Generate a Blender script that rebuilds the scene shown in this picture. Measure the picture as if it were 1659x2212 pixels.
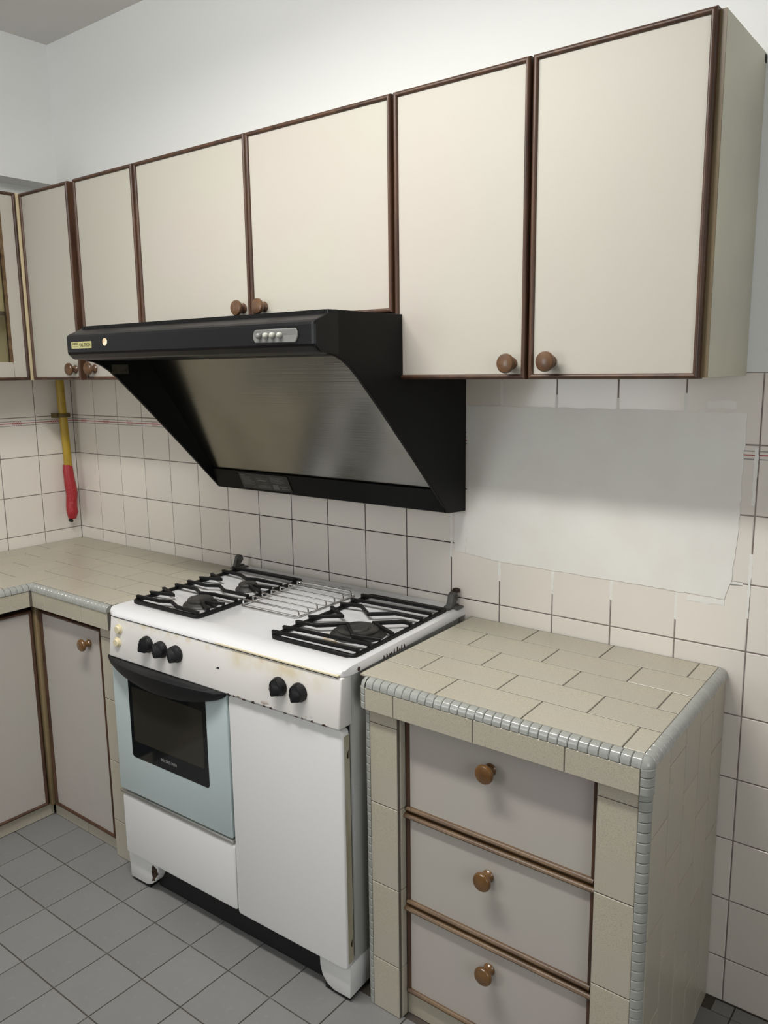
import bpy, math, random
from mathutils import Vector, Matrix
random.seed(7)
S = bpy.context.scene
for o in list(bpy.data.objects):
    bpy.data.objects.remove(o, do_unlink=True)
COL = S.collection

# ------------------------------------------------------------------ camera, light, exposure
cam = bpy.data.cameras.new('camera')
cam.sensor_fit = 'VERTICAL'; cam.sensor_height = 24.0
cam.lens = 1760.78 * 24.0 / 2212.0
cam.clip_start = 0.05
co = bpy.data.objects.new('camera', cam); COL.objects.link(co)
co.location = (2.9735, -1.8075, 1.4742)
co.rotation_mode = 'XYZ'
co.rotation_euler = (math.radians(79.954), math.radians(0.718), math.radians(37.908))
S.camera = co

world = bpy.data.worlds.new('world'); S.world = world; world.use_nodes = True
world.node_tree.nodes['Background'].inputs[0].default_value = (0.9, 0.95, 1.0, 1)
world.node_tree.nodes['Background'].inputs[1].default_value = 0.05

def lamp(name, loc, energy, radius, color):
    l = bpy.data.lights.new(name, 'POINT'); l.energy = energy; l.shadow_soft_size = radius; l.color = color
    o = bpy.data.objects.new(name, l); COL.objects.link(o); o.location = loc
    return o
# ceiling batten along the room: most light leaves downwards, some sideways
LAMP = (1.66, -1.18, 2.50)
LCOL = (1.0, 0.98, 0.945)
for _k in (-1, 0, 1):
    lamp('ceiling_tube', (LAMP[0] + 0.38 * _k, LAMP[1], LAMP[2]), 6.4, 0.06, LCOL)
_l = bpy.data.lights.new('ceiling_batten', 'AREA'); _l.shape = 'RECTANGLE'; _l.size = 1.15; _l.size_y = 0.14; _l.energy = 27.0; _l.color = LCOL
_o = bpy.data.objects.new('ceiling_batten', _l); COL.objects.link(_o); _o.location = (LAMP[0], LAMP[1], 2.42)
WINDOW_STRENGTH = 4.6

S.view_settings.view_transform = 'Standard'
S.view_settings.look = 'None'
S.view_settings.gamma = 1.0
S.view_settings.use_curve_mapping = False
S.view_settings.exposure = 0.0

# ------------------------------------------------------------------ materials
MATS = {}
def mat(name, col, rough=0.5, metal=0.0, noise=None, bump=None, var=0.0, spec=0.5, coat=0.0):
    """noise=(scale, colour2, lo, hi[, detail, stretch]) mixes a second colour in; bump=(scale, strength, distance)."""
    if name in MATS: return MATS[name]
    m = bpy.data.materials.new(name); m.use_nodes = True
    nt = m.node_tree; N = nt.nodes; L = nt.links
    b = N['Principled BSDF']
    b.inputs['Base Color'].default_value = (*col, 1)
    b.inputs['Roughness'].default_value = rough
    b.inputs['Metallic'].default_value = metal
    b.inputs['Specular IOR Level'].default_value = spec
    b.inputs['Coat Weight'].default_value = coat
    b.inputs['Coat Roughness'].default_value = 0.1
    out = None
    tc = None
    def coords(stretch=None):
        nonlocal tc
        if tc is None: tc = N.new('ShaderNodeTexCoord')
        if stretch:
            mp = N.new('ShaderNodeMapping'); mp.inputs['Scale'].default_value = stretch
            L.new(tc.outputs['Object'], mp.inputs['Vector']); return mp.outputs['Vector']
        return tc.outputs['Object']
    for nz in ([noise] if noise and not isinstance(noise, list) else (noise or [])):
        sc, c2, lo, hi = nz[:4]
        n = N.new('ShaderNodeTexNoise'); n.inputs['Scale'].default_value = sc
        n.inputs['Detail'].default_value = nz[4] if len(nz) > 4 else 4
        L.new(coords(nz[5] if len(nz) > 5 else None), n.inputs['Vector'])
        r = N.new('ShaderNodeMapRange'); r.inputs['From Min'].default_value = lo; r.inputs['From Max'].default_value = hi
        L.new(n.outputs['Fac'], r.inputs['Value'])
        mx = N.new('ShaderNodeMix'); mx.data_type = 'RGBA'
        L.new(r.outputs['Result'], mx.inputs['Factor'])
        if out is None: mx.inputs['A'].default_value = (*col, 1)
        else: L.new(out, mx.inputs['A'])
        mx.inputs['B'].default_value = (*c2, 1)
        out = mx.outputs['Result']
    if var:
        oi = N.new('ShaderNodeObjectInfo')
        r = N.new('ShaderNodeMapRange'); r.inputs['To Min'].default_value = 1 - var; r.inputs['To Max'].default_value = 1 + var
        L.new(oi.outputs['Random'], r.inputs['Value'])
        hs = N.new('ShaderNodeHueSaturation')
        if out is None: hs.inputs['Color'].default_value = (*col, 1)
        else: L.new(out, hs.inputs['Color'])
        L.new(r.outputs['Result'], hs.inputs['Value']); out = hs.outputs['Color']
    if out is not None: L.new(out, b.inputs['Base Color'])
    if bump:
        n = N.new('ShaderNodeTexNoise'); n.inputs['Scale'].default_value = bump[0]; n.inputs['Detail'].default_value = 5
        L.new(coords(bump[3] if len(bump) > 3 else None), n.inputs['Vector'])
        bp = N.new('ShaderNodeBump'); bp.inputs['Strength'].default_value = bump[1]; bp.inputs['Distance'].default_value = bump[2]
        L.new(n.outputs['Fac'], bp.inputs['Height']); L.new(bp.outputs['Normal'], b.inputs['Normal'])
    MATS[name] = m
    return m

def stain(m, c2, lo, hi, scale, box, soft=0.03, stretch=None):
    """a discoloured patch with its own place on the thing: noise masked by an object-space box (x0,x1,z0,z1)."""
    nt = m.node_tree; N = nt.nodes; L = nt.links
    b = N['Principled BSDF']; inp = b.inputs['Base Color']
    tc = N.new('ShaderNodeTexCoord'); sp = N.new('ShaderNodeSeparateXYZ'); L.new(tc.outputs['Object'], sp.inputs[0])
    def ramp(sock, a, bb):
        r = N.new('ShaderNodeMapRange'); r.interpolation_type = 'SMOOTHSTEP'
        r.inputs['From Min'].default_value = a; r.inputs['From Max'].default_value = bb
        L.new(sock, r.inputs['Value']); return r.outputs['Result']
    def mul(a, c):
        k = N.new('ShaderNodeMath'); k.operation = 'MULTIPLY'; L.new(a, k.inputs[0]); L.new(c, k.inputs[1]); return k.outputs[0]
    x0, x1, z0, z1 = box
    f = mul(mul(ramp(sp.outputs['X'], x0 - soft, x0 + soft), ramp(sp.outputs['X'], x1 + soft, x1 - soft)),
            mul(ramp(sp.outputs['Z'], z0 - soft, z0 + soft), ramp(sp.outputs['Z'], z1 + soft, z1 - soft)))
    n = N.new('ShaderNodeTexNoise'); n.inputs['Scale'].default_value = scale; n.inputs['Detail'].default_value = 8
    if stretch:
        mp = N.new('ShaderNodeMapping'); mp.inputs['Scale'].default_value = stretch
        L.new(tc.outputs['Object'], mp.inputs['Vector']); L.new(mp.outputs['Vector'], n.inputs['Vector'])
    else: L.new(tc.outputs['Object'], n.inputs['Vector'])
    r = N.new('ShaderNodeMapRange'); r.inputs['From Min'].default_value = lo; r.inputs['From Max'].default_value = hi
    L.new(n.outputs['Fac'], r.inputs['Value'])
    f = mul(f, r.outputs['Result'])
    mx = N.new('ShaderNodeMix'); mx.data_type = 'RGBA'; L.new(f, mx.inputs['Factor'])
    if inp.is_linked: L.new(inp.links[0].from_socket, mx.inputs['A'])
    else: mx.inputs['A'].default_value = inp.default_value
    mx.inputs['B'].default_value = (*c2, 1)
    L.new(mx.outputs['Result'], inp)

PLASTER = mat('wall_paint', (0.80, 0.81, 0.805), 0.75, bump=(60, 0.12, 0.004))
CEIL = mat('ceiling_paint', (0.64, 0.625, 0.60), 0.9, bump=(40, 0.1, 0.004))
GROUT = mat('grout', (0.19, 0.155, 0.142), 0.9, noise=(30, (0.32, 0.28, 0.26), 0.45, 0.75))
GROUTB = GROUT.copy(); GROUTB.name = 'grout_greasy'
stain(GROUTB, (0.022, 0.013, 0.011), 0.25, 0.42, 12, (0.95, 1.95, 0.78, 1.18), 0.12)
WTILE = mat('wall_tile', (0.74, 0.695, 0.635), 0.16, var=0.035, bump=(7, 0.05, 0.01))
PATCH = mat('skim_plaster', (0.77, 0.765, 0.72), 0.5, noise=(9, (0.74, 0.72, 0.68), 0.4, 0.7), bump=(30, 0.15, 0.004))
LAM = mat('cream_laminate', (0.448, 0.430, 0.368), 0.5, noise=(3.0, (0.455, 0.418, 0.372), 0.4, 0.65, 2))
LAMLOW = mat('grey_laminate', (0.455, 0.43, 0.385), 0.42, noise=(4.0, (0.455, 0.415, 0.385), 0.4, 0.65, 2))
CARC = mat('cabinet_side', (0.56, 0.54, 0.42), 0.55, noise=(5, (0.50, 0.48, 0.40), 0.4, 0.7))
CREAM = mat('cream_strip', (0.62, 0.52, 0.32), 0.5)
WOOD = mat('brown_wood', (0.088, 0.041, 0.021), 0.42, noise=(40, (0.038, 0.017, 0.010), 0.35, 0.7, 4, (1, 1, 0.15)))
WOODW = mat('worn_wood', (0.150, 0.088, 0.038), 0.4, noise=(45, (0.07, 0.036, 0.018), 0.4, 0.7, 5, (0.2, 1, 1)))
KNOBW = mat('knob_wood', (0.125, 0.062, 0.026), 0.3, noise=(30, (0.062, 0.031, 0.017), 0.4, 0.7), coat=0.3)
KNOBD = mat('drawer_knob_wood', (0.165, 0.080, 0.022), 0.28, noise=(30, (0.10, 0.045, 0.014), 0.4, 0.7), coat=0.4)
STONE = mat('counter_tile', (0.485, 0.445, 0.345), 0.32, noise=[(700, (0.33, 0.30, 0.24), 0.52, 0.62, 2), (6, (0.44, 0.41, 0.34), 0.35, 0.7)], var=0.03)
TRIMT = mat('edge_tile', (0.365, 0.372, 0.345), 0.12, noise=(30, (0.32, 0.33, 0.305), 0.4, 0.7), var=0.04)
CGROUT = mat('counter_grout', (0.12, 0.105, 0.085), 0.9)
FTILE = mat('floor_tile', (0.212, 0.210, 0.206), 0.5, noise=[(5, (0.195, 0.194, 0.19), 0.35, 0.7), (60, (0.24, 0.24, 0.238), 0.6, 0.85)], var=0.05)
FGROUT = mat('floor_grout', (0.075, 0.062, 0.05), 0.95, noise=(14, (0.20, 0.19, 0.18), 0.6, 0.72))
ENAMEL = mat('white_enamel', (0.69, 0.69, 0.70), 0.14)
ENDOOR = mat('white_enamel_door', (0.74, 0.74, 0.735), 0.25)
PANELM = mat('control_panel_enamel', (0.75, 0.73, 0.70), 0.35, bump=(25, 0.12, 0.003))
stain(PANELM, (0.60, 0.49, 0.27), 0.36, 0.72, 16, (0.48, 0.80, 0.782, 0.85), 0.03)
stain(PANELM, (0.60, 0.50, 0.30), 0.45, 0.75, 40, (0.05, 0.46, 0.798, 0.85), 0.012)
stain(PANELM, (0.25, 0.15, 0.08), 0.62, 0.68, 60, (0.48, 0.84, 0.68, 0.705), 0.008)
GLASSBLUE = mat('pale_blue_enamel', (0.47, 0.555, 0.56), 0.18)
BLACKG = mat('black_glass', (0.008, 0.009, 0.010), 0.06)
WINDOWG = mat('oven_window', (0.032, 0.030, 0.022), 0.08)
BLACKP = mat('black_plastic', (0.008, 0.008, 0.009), 0.45, spec=0.35)
BLACKM = mat('hood_black', (0.005, 0.005, 0.005), 0.42, spec=0.14, bump=(120, 0.05, 0.001))
IRON = mat('cast_iron', (0.006, 0.006, 0.006), 0.5, spec=0.22, bump=(200, 0.25, 0.001))
BURN = mat('burner_metal', (0.022, 0.021, 0.020), 0.5, noise=(25, (0.045, 0.042, 0.037), 0.45, 0.7))
STEEL = mat('brushed_steel', (0.31, 0.305, 0.275), 0.20, 1.0, noise=(5, (0.27, 0.265, 0.235), 0.4, 0.65, 2), bump=(1.0, 0.22, 0.0016, (0.8, 300, 300)))
CHROME = mat('chrome_wire', (0.62, 0.62, 0.61), 0.15, 1.0)
STRIP = mat('chrome_strip', (0.75, 0.73, 0.70), 0.3, 1.0)
IVORY = mat('ivory_plastic', (0.70, 0.62, 0.42), 0.35)
AGED = mat('yellowed_edge', (0.72, 0.65, 0.47), 0.4)
RUST = mat('rust', (0.05, 0.022, 0.010), 0.9, noise=(90, (0.012, 0.008, 0.006), 0.4, 0.6))
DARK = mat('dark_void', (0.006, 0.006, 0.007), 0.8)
SWITCH = mat('switch_plate', (0.155, 0.155, 0.148), 0.4)
BUTTON = mat('switch_button', (0.34, 0.34, 0.30), 0.3)
BRASS = mat('brass_plate', (0.40, 0.38, 0.17), 0.35)
INK = mat('dark_print', (0.09, 0.075, 0.03), 0.5)
PALEINK = mat('pale_print', (0.30, 0.30, 0.30), 0.5)
YELLOW = mat('yellow_paint', (0.40, 0.26, 0.015), 0.4, noise=(25, (0.30, 0.19, 0.02), 0.5, 0.75))
RED = mat('red_tape', (0.34, 0.016, 0.022), 0.35, bump=(45, 0.6, 0.006))
DARKIRON = mat('rusty_clamp', (0.10, 0.07, 0.015), 0.7)
POST = mat('brass_post', (0.21, 0.155, 0.08), 0.35, noise=(20, (0.12, 0.08, 0.04), 0.45, 0.7, 4, (1, 1, 0.1)))
GREY = mat('grey_hinge', (0.085, 0.085, 0.08), 0.6, noise=(60, (0.04, 0.03, 0.025), 0.5, 0.65))
INTERIOR = mat('cabinet_interior', (0.78, 0.68, 0.44), 0.6)
SIDEM = mat('stove_side', (0.50, 0.51, 0.50), 0.35, noise=[(14, (0.40, 0.40, 0.36), 0.45, 0.7, 5, (1, 1, 0.15)), (70, (0.08, 0.05, 0.03), 0.72, 0.75, 5)])
EDGEM = mat('aged_door_edge', (0.46, 0.43, 0.33), 0.45, noise=(20, (0.30, 0.26, 0.16), 0.45, 0.7, 5, (1, 1, 0.15)))
DOORP = mat('far_door', (0.30, 0.22, 0.14), 0.5)

GL = bpy.data.materials.new('cabinet_glass'); GL.use_nodes = True
_t = GL.node_tree; _t.nodes.remove(_t.nodes['Principled BSDF'])
_tr = _t.nodes.new('ShaderNodeBsdfTransparent'); _tr.inputs[0].default_value = (0.93, 0.95, 0.94, 1)
_gs = _t.nodes.new('ShaderNodeBsdfGlossy'); _gs.inputs['Roughness'].default_value = 0.03
_fr = _t.nodes.new('ShaderNodeFresnel'); _fr.inputs[0].default_value = 1.45
_mx = _t.nodes.new('ShaderNodeMixShader')
_t.links.new(_fr.outputs[0], _mx.inputs[0]); _t.links.new(_tr.outputs[0], _mx.inputs[1]); _t.links.new(_gs.outputs[0], _mx.inputs[2])
_t.links.new(_mx.outputs[0], _t.nodes['Material Output'].inputs[0])

# printed border on decorated wall tiles (flat print): grey lines, red line, red diamonds. Object space: x along tile, z up, centre 0
def printed_tile():
    m = WTILE.copy(); m.name = 'printed_wall_tile'
    nt = m.node_tree; N = nt.nodes; L = nt.links
    b = N['Principled BSDF']; base = b.inputs['Base Color'].links[0].from_socket
    tc = N.new('ShaderNodeTexCoord'); sp = N.new('ShaderNodeSeparateXYZ'); L.new(tc.outputs['Object'], sp.inputs[0])
    def M(op, a, c=None):
        k = N.new('ShaderNodeMath'); k.operation = op
        for i, v in enumerate((a, c)):
            if v is None: continue
            if isinstance(v, (int, float)): k.inputs[i].default_value = v
            else: L.new(v, k.inputs[i])
        return k.outputs[0]
    X, Z = sp.outputs['X'], sp.outputs['Y']
    zc = 0.0535
    def line(z, h): return M('LESS_THAN', M('ABSOLUTE', M('SUBTRACT', Z, z)), h)
    red = line(zc, 0.0013)
    g = M('MAXIMUM', line(zc + 0.0085, 0.0011), line(zc - 0.0085, 0.0011))
    xm = M('ABSOLUTE', M('SUBTRACT', M('MODULO', M('ADD', X, 0.1), 0.0085), 0.00425))
    dia = M('LESS_THAN', M('ABSOLUTE', M('SUBTRACT', M('ADD', M('MULTIPLY', xm, 1.8), M('ABSOLUTE', M('SUBTRACT', Z, zc))), 0.0075)), 0.0013)
    dia = M('MULTIPLY', dia, M('LESS_THAN', M('ABSOLUTE', X), 0.0185))
    red = M('MAXIMUM', red, dia)
    def mix(f, a, c):
        mx = N.new('ShaderNodeMix'); mx.data_type = 'RGBA'; L.new(f, mx.inputs['Factor']); L.new(a, mx.inputs['A']); mx.inputs['B'].default_value = (*c, 1)
        return mx.outputs['Result']
    o = mix(g, base, (0.26, 0.24, 0.24)); o = mix(red, o, (0.38, 0.06, 0.08))
    L.new(o, b.inputs['Base Color'])
    return m
WTILEP = printed_tile()

# ------------------------------------------------------------------ mesh helpers
class MB:
    def __init__(s): s.v = []; s.f = []
    def add(s, vs, fs):
        n = len(s.v); s.v += [tuple(v) for v in vs]; s.f += [tuple(i + n for i in f) for f in fs]; return s
    def box(s, x0, x1, y0, y1, z0, z1):
        x0, x1 = min(x0, x1), max(x0, x1); y0, y1 = min(y0, y1), max(y0, y1); z0, z1 = min(z0, z1), max(z0, z1)
        return s.add([(x0, y0, z0), (x1, y0, z0), (x1, y1, z0), (x0, y1, z0), (x0, y0, z1), (x1, y0, z1), (x1, y1, z1), (x0, y1, z1)],
                     [(0, 3, 2, 1), (4, 5, 6, 7), (0, 1, 5, 4), (1, 2, 6, 5), (2, 3, 7, 6), (3, 0, 4, 7)])
    def prism(s, prof, fn):
        """prof: closed list of 2-D points, fn(a, b, t) -> point for t = 0 and 1."""
        n = len(prof)
        vs = [fn(a, b, 0) for a, b in prof] + [fn(a, b, 1) for a, b in prof]
        fs = [(i, (i + 1) % n, n + (i + 1) % n, n + i) for i in range(n)]
        return s.add(vs, fs + [tuple(range(n - 1, -1, -1)), tuple(range(n, 2 * n))])
    def rings(s, rings, closed=True, caps=True):
        n = len(rings[0]); vs = [p for r in rings for p in r]; fs = []
        for k in range(len(rings) - 1):
            for i in range(n if closed else n - 1):
                j = (i + 1) % n
                fs.append((k * n + i, k * n + j, (k + 1) * n + j, (k + 1) * n + i))
        if caps and closed:
            fs.append(tuple(range(n - 1, -1, -1))); fs.append(tuple((len(rings) - 1) * n + i for i in range(n)))
        return s.add(vs, fs)
    def tube(s, pts, r, n=8, flat=None, start=0.0):
        """sweep a round (or rectangular, flat=(w,h)) section along a polyline."""
        P = [Vector(p) for p in pts]; rings = []
        for i, p in enumerate(P):
            a = (P[i] - P[i - 1]).normalized() if i > 0 else None
            b = (P[i + 1] - P[i]).normalized() if i < len(P) - 1 else None
            t = ((a + b).normalized() if a and b and (a + b).length > 1e-6 else (a or b))
            k = 1.0
            if a and b: k = min(1.6, 1.0 / max(0.5, t.dot(b)))
            up = Vector((0, 0, 1)) if abs(t.z) < 0.9 else Vector((0, 1, 0)) if abs(t.y) < 0.9 else Vector((1, 0, 0))
            if flat and abs(t.z) >= 0.9: up = Vector((0, 1, 0))
            side = t.cross(up).normalized(); up2 = side.cross(t).normalized()
            if flat:
                w, h = flat; ring = [p + side * (w * sx * k) + up2 * (h * sy) for sx, sy in ((-.5, -.35), (-.35, -.5), (.35, -.5), (.5, -.35), (.5, .35), (.35, .5), (-.35, .5), (-.5, .35))]
            else:
                ring = [p + (side * math.cos(q) + up2 * math.sin(q)) * r for q in [start + 2 * math.pi * j / n for j in range(n)]]
            rings.append(ring)
        return s.rings(rings)
    def lathe(s, prof, o, ax, n=20):
        """prof: (radius, height) list, spun about axis ax through o."""
        o = Vector(o); ax = Vector(ax).normalized()
        e = ax.orthogonal().normalized(); g = ax.cross(e)
        rings = [[o + ax * h + (e * math.cos(2 * math.pi * j / n) + g * math.sin(2 * math.pi * j / n)) * max(r, 1e-5) for j in range(n)] for r, h in prof]
        return s.rings(rings)
    def build(s, name, m, parent=None, smooth=False, bevel=0.0, seg=2, angle=0.6):
        me = bpy.data.meshes.new(name); me.from_pydata(s.v, [], s.f); me.update()
        me.materials.append(m)
        import bmesh
        bm = bmesh.new(); bm.from_mesh(me)
        bmesh.ops.recalc_face_normals(bm, faces=bm.faces)
        if bevel:
            es = [e for e in bm.edges if len(e.link_faces) == 2 and e.calc_face_angle(0) > angle]
            bmesh.ops.bevel(bm, geom=es, offset=bevel, segments=seg, profile=0.5, affect='EDGES', clamp_overlap=True)
        bm.to_mesh(me); bm.free()
        if smooth:
            for p in me.polygons: p.use_smooth = True
            me.set_sharp_from_angle(angle=math.radians(38))
        return link(name, me, parent)

def link(name, me, parent=None):
    o = bpy.data.objects.new(name, me); COL.objects.link(o)
    if parent is not None: o.parent = parent
    return o
def box(name, m, parent, x0, x1, y0, y1, z0, z1, bevel=0.0, seg=2, smooth=False):
    return MB().box(x0, x1, y0, y1, z0, z1).build(name, m, parent, smooth or bevel > 0, bevel, seg)
def tag(o, label, cat, group=None):
    o['label'] = label; o['category'] = cat
    if group: o['group'] = group
    return o
def thing(name, label, cat, loc=(0, 0, 0), rz=0.0, group=None):
    o = bpy.data.objects.new(name, None); COL.objects.link(o); o.location = loc; o.rotation_euler = (0, 0, rz)
    o.empty_display_size = 0.1
    return tag(o, label, cat, group)
def struct(o, label=None):
    o['kind'] = 'structure'
    if label: o['label'] = label
    return o

_tc = {}
def tile(name, m, parent, c, U, V, w, h, t=0.006, ch=0.0012):
    """a chamfered tile: local x = U, local y = V, local z = outward normal; alike sizes share a mesh."""
    key = (round(w, 4), round(h, 4), t, ch, m.name)
    me = _tc.get(key)
    if me is None:
        a, b = w / 2, h / 2
        vs = [(sx * a, sy * b, 0) for sx, sy in ((-1, -1), (1, -1), (1, 1), (-1, 1))]
        vs += [(sx * a, sy * b, t - ch) for sx, sy in ((-1, -1), (1, -1), (1, 1), (-1, 1))]
        vs += [(sx * (a - ch), sy * (b - ch), t) for sx, sy in ((-1, -1), (1, -1), (1, 1), (-1, 1))]
        fs = [(3, 2, 1, 0), (8, 9, 10, 11)]
        for k in (0, 4):
            fs += [(k + i, k + (i + 1) % 4, k + 4 + (i + 1) % 4, k + 4 + i) for i in range(4)]
        me = bpy.data.meshes.new(name); me.from_pydata(vs, [], fs); me.materials.append(m); me.update(); _tc[key] = me
    o = link(name, me, parent)
    U = Vector(U).normalized(); V = Vector(V).normalized(); N = U.cross(V)
    M = Matrix((U, V, N)).transposed().to_4x4(); M.translation = Vector(c)
    o.matrix_local = M
    return o
def qtile(name, m, parent, cs, N, t=0.005, ch=0.001):
    """a tile on four given corner points (counter-clockwise seen from outside)."""
    cs = [Vector(c) for c in cs]; N = Vector(N); ctr = sum(cs, Vector()) / 4
    top = []
    for c in cs:
        d = ctr - c; top.append(c + d.normalized() * ch * 1.4 + N * t)
    vs = [c - ctr for c in cs] + [c + N * (t - ch) - ctr for c in cs] + [q - ctr for q in top]
    fs = [(3, 2, 1, 0), (8, 9, 10, 11)]
    for k in (0, 4): fs += [(k + i, k + (i + 1) % 4, k + 4 + (i + 1) % 4, k + 4 + i) for i in range(4)]
    me = bpy.data.meshes.new(name); me.from_pydata([tuple(v) for v in vs], [], fs); me.materials.append(m); me.update()
    o = link(name, me, parent); o.location = ctr
    return o
def text(name, body, m, parent, c, U, V, size, width=None, depth=0.0003, shear=0.0, bold=0.0):
    cu = bpy.data.curves.new(name, 'FONT'); cu.body = body; cu.size = size; cu.extrude = depth; cu.align_x = 'CENTER'; cu.align_y = 'CENTER'
    cu.shear = shear; cu.offset = bold; cu.resolution_u = 3
    tmp = bpy.data.objects.new(name, cu); COL.objects.link(tmp)
    bpy.context.view_layer.update()
    me = bpy.data.meshes.new_from_object(tmp.evaluated_get(bpy.context.evaluated_depsgraph_get()))
    bpy.data.objects.remove(tmp); me.materials.clear(); me.materials.append(m)
    if width:
        xs = [v.co.x for v in me.vertices]; k = width / (max(xs) - min(xs))
        for v in me.vertices: v.co.x *= k
    o = link(name, me, parent)
    U = Vector(U).normalized(); V = Vector(V).normalized(); M = Matrix((U, V, U.cross(V))).transposed().to_4x4(); M.translation = Vector(c)
    o.matrix_local = M
    return o
def arc(cx, cy, r, a0, a1, n):
    return [(cx + r * math.cos(math.radians(a0 + (a1 - a0) * i / n)), cy + r * math.sin(math.radians(a0 + (a1 - a0) * i / n))) for i in range(n + 1)]

# ------------------------------------------------------------------ the room
ZC = 2.655
XR, YF = 4.3, -3.3
TILETOP = 1.4555
floor = struct(box('floor', FGROUT, None, -0.3, XR, YF, 0.12, -0.12, -0.0025))
ceiling = struct(box('ceiling', CEIL, None, -0.3, XR, YF, 0.12, ZC, ZC + 0.1))
wall_back = struct(box('wall_back', GROUTB, None, -0.3, XR, -0.0007, 0.12, 0.0, TILETOP))
box('plaster', PLASTER, wall_back, -0.3, XR, 0.0, 0.12, TILETOP, ZC)
wall_left = struct(box('wall_left', GROUT, None, -0.3, 0.0007, YF, -0.0007, 0.0, TILETOP))
box('niche_plaster', PLASTER, wall_left, -0.3, -0.09, YF, 0.0, TILETOP, 2.166)
box('plaster', PLASTER, wall_left, -0.3, 0.014, YF, 0.0, 2.166, ZC)
wall_right = struct(box('wall_right', mat('side_wall_paint', (0.66, 0.65, 0.63), 0.8), None, XR, XR + 0.1, YF, 0.12, 0.0, ZC))
wall_front = struct(box('wall_front', mat('far_wall_paint', (0.66, 0.65, 0.63), 0.8), None, -0.3, XR, YF - 0.1, YF, 0.0, ZC))
_m = bpy.data.materials.new('daylight_fill'); _m.use_nodes = True
_n = _m.node_tree; _e = _n.nodes.new('ShaderNodeEmission'); _e.inputs[0].default_value = (0.94, 0.98, 1.0, 1); _e.inputs[1].default_value = WINDOW_STRENGTH
_n.links.new(_e.outputs[0], _n.nodes['Material Output'].inputs[0])
window_1 = struct(box('window_1', mat('window_paint', (0.7, 0.7, 0.68), 0.5), None, 0.25, 1.35, YF, YF + 0.04, 0.90, 2.10))  # unseen window placed from a tile highlight, also serves as soft fill
for _x in (0.30, 0.815):
    box('pane', _m, window_1, _x, _x + 0.485, YF + 0.04, YF + 0.045, 0.96, 2.04)
added_fill_window = struct(box('added_fill_window', mat('window_paint', (0.7, 0.7, 0.68), 0.5), None, XR - 0.04, XR, -2.45, -1.25, 0.90, 2.10))  # added, unseen window: fill light for the surfaces facing right
for _y in (-2.40, -1.835):
    box('pane', _m, added_fill_window, XR - 0.045, XR - 0.04, _y, _y + 0.535, 0.96, 2.04)
door_1 = struct(box('door_1', DOORP, None, 1.75, 2.60, YF, YF + 0.05, 0.0, 2.05, 0.004))
box('door_frame', mat('far_frame', (0.75, 0.74, 0.72), 0.5), door_1, 2.60, 2.70, YF, YF + 0.07, 0.0, 2.12)
MB().lathe([(0.02, 0), (0.03, 0.02), (0.028, 0.045), (0.0, 0.05)], (1.83, YF + 0.05, 1.0), (0, 1, 0)).build('door_handle', CHROME, door_1, True)

# wall tiles: measured joints
WX = [0.0, 0.149, 0.299, 0.4475, 0.597, 0.748, 0.897, 1.0448, 1.1919, 1.3437, 1.4906, 1.6403, 1.790, 1.9396, 2.0903, 2.2424, 2.3956, 2.550, 2.702, 2.854]
WZ = [0.0, 0.1115, 0.2608, 0.4101, 0.5594, 0.7087, 0.858, 1.0073, 1.1566, 1.3059, TILETOP]
G = 0.0028
def wall_tiles(parent, lines, place, full_from):
    for i in range(len(lines) - 1):
        a, b = lines[i], lines[i + 1]
        for k in range(len(WZ) - 1):
            if WZ[k + 1] < 0.72 and not full_from(a, b): continue
            m = WTILEP if k == 8 else WTILE
            w, h = b - a - G, WZ[k + 1] - WZ[k] - G
            place(parent, m, (a + b) / 2, (WZ[k] + WZ[k + 1]) / 2, w, h)
def pb(parent, m, x, z, w, h): tile('wall_tile', m, parent, (x, 0.0035, z), (1, 0, 0), (0, 0, 1), w, h, 0.0055)
def pl(parent, m, y, z, w, h): tile('wall_tile', m, parent, (-0.0035, -y, z), (0, 1, 0), (0, 0, 1), w, h, 0.0055)
wall_tiles(wall_back, WX, pb, lambda a, b: b > 2.5)
wall_tiles(wall_left, [0.0025, 0.160, 0.3105, 0.461, 0.611, 0.761], pl, lambda a, b: False)

# skim-plaster patch over the tiles, with ragged edge and runs of filler in the joints
def ragged(pts, amp, step):
    out = []
    n = len(pts)
    for i in range(n):
        a, b = Vector(pts[i]), Vector(pts[(i + 1) % n]); d = b - a; k = max(1, int(d.length / step))
        nn = Vector((-d.y, d.x)).normalized()
        for j in range(k): out.append(a + d * (j / k) + nn * random.uniform(-amp, amp) * (0 if j == 0 else 1))
    return out
prof = ragged([(1.838, 0.985), (1.95, 0.975), (2.25, 0.972), (2.50, 0.968), (2.513, 1.02), (2.520, 1.15), (2.522, 1.372), (2.2, 1.374), (1.838, 1.376)], 0.0018, 0.010)
MB().prism([(p.x, p.y) for p in prof], lambda a, b, t: (a, -0.0020 - 0.0014 * t, b)).build('plaster_patch', PATCH, wall_back, False)['label'] = 'smooth grey-white skim plaster patch with ragged edges over the tiles'
for zz in ((1.79, 1.80, 0.975, 1.075), ):
    pass
runs = [(1.9396, 0.925, 0.99), (2.0903, 0.915, 0.985), (2.2424, 0.925, 0.985), (2.3956, 0.905, 0.985), (2.548, 0.935, 1.075),
        (1.9396, 1.365, 1.44), (2.0903, 1.36, 1.405), (2.2424, 1.36, 1.40), (2.3956, 1.36, 1.412), (2.545, 1.18, 1.30), (1.79, 0.97, 1.10)]
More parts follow.
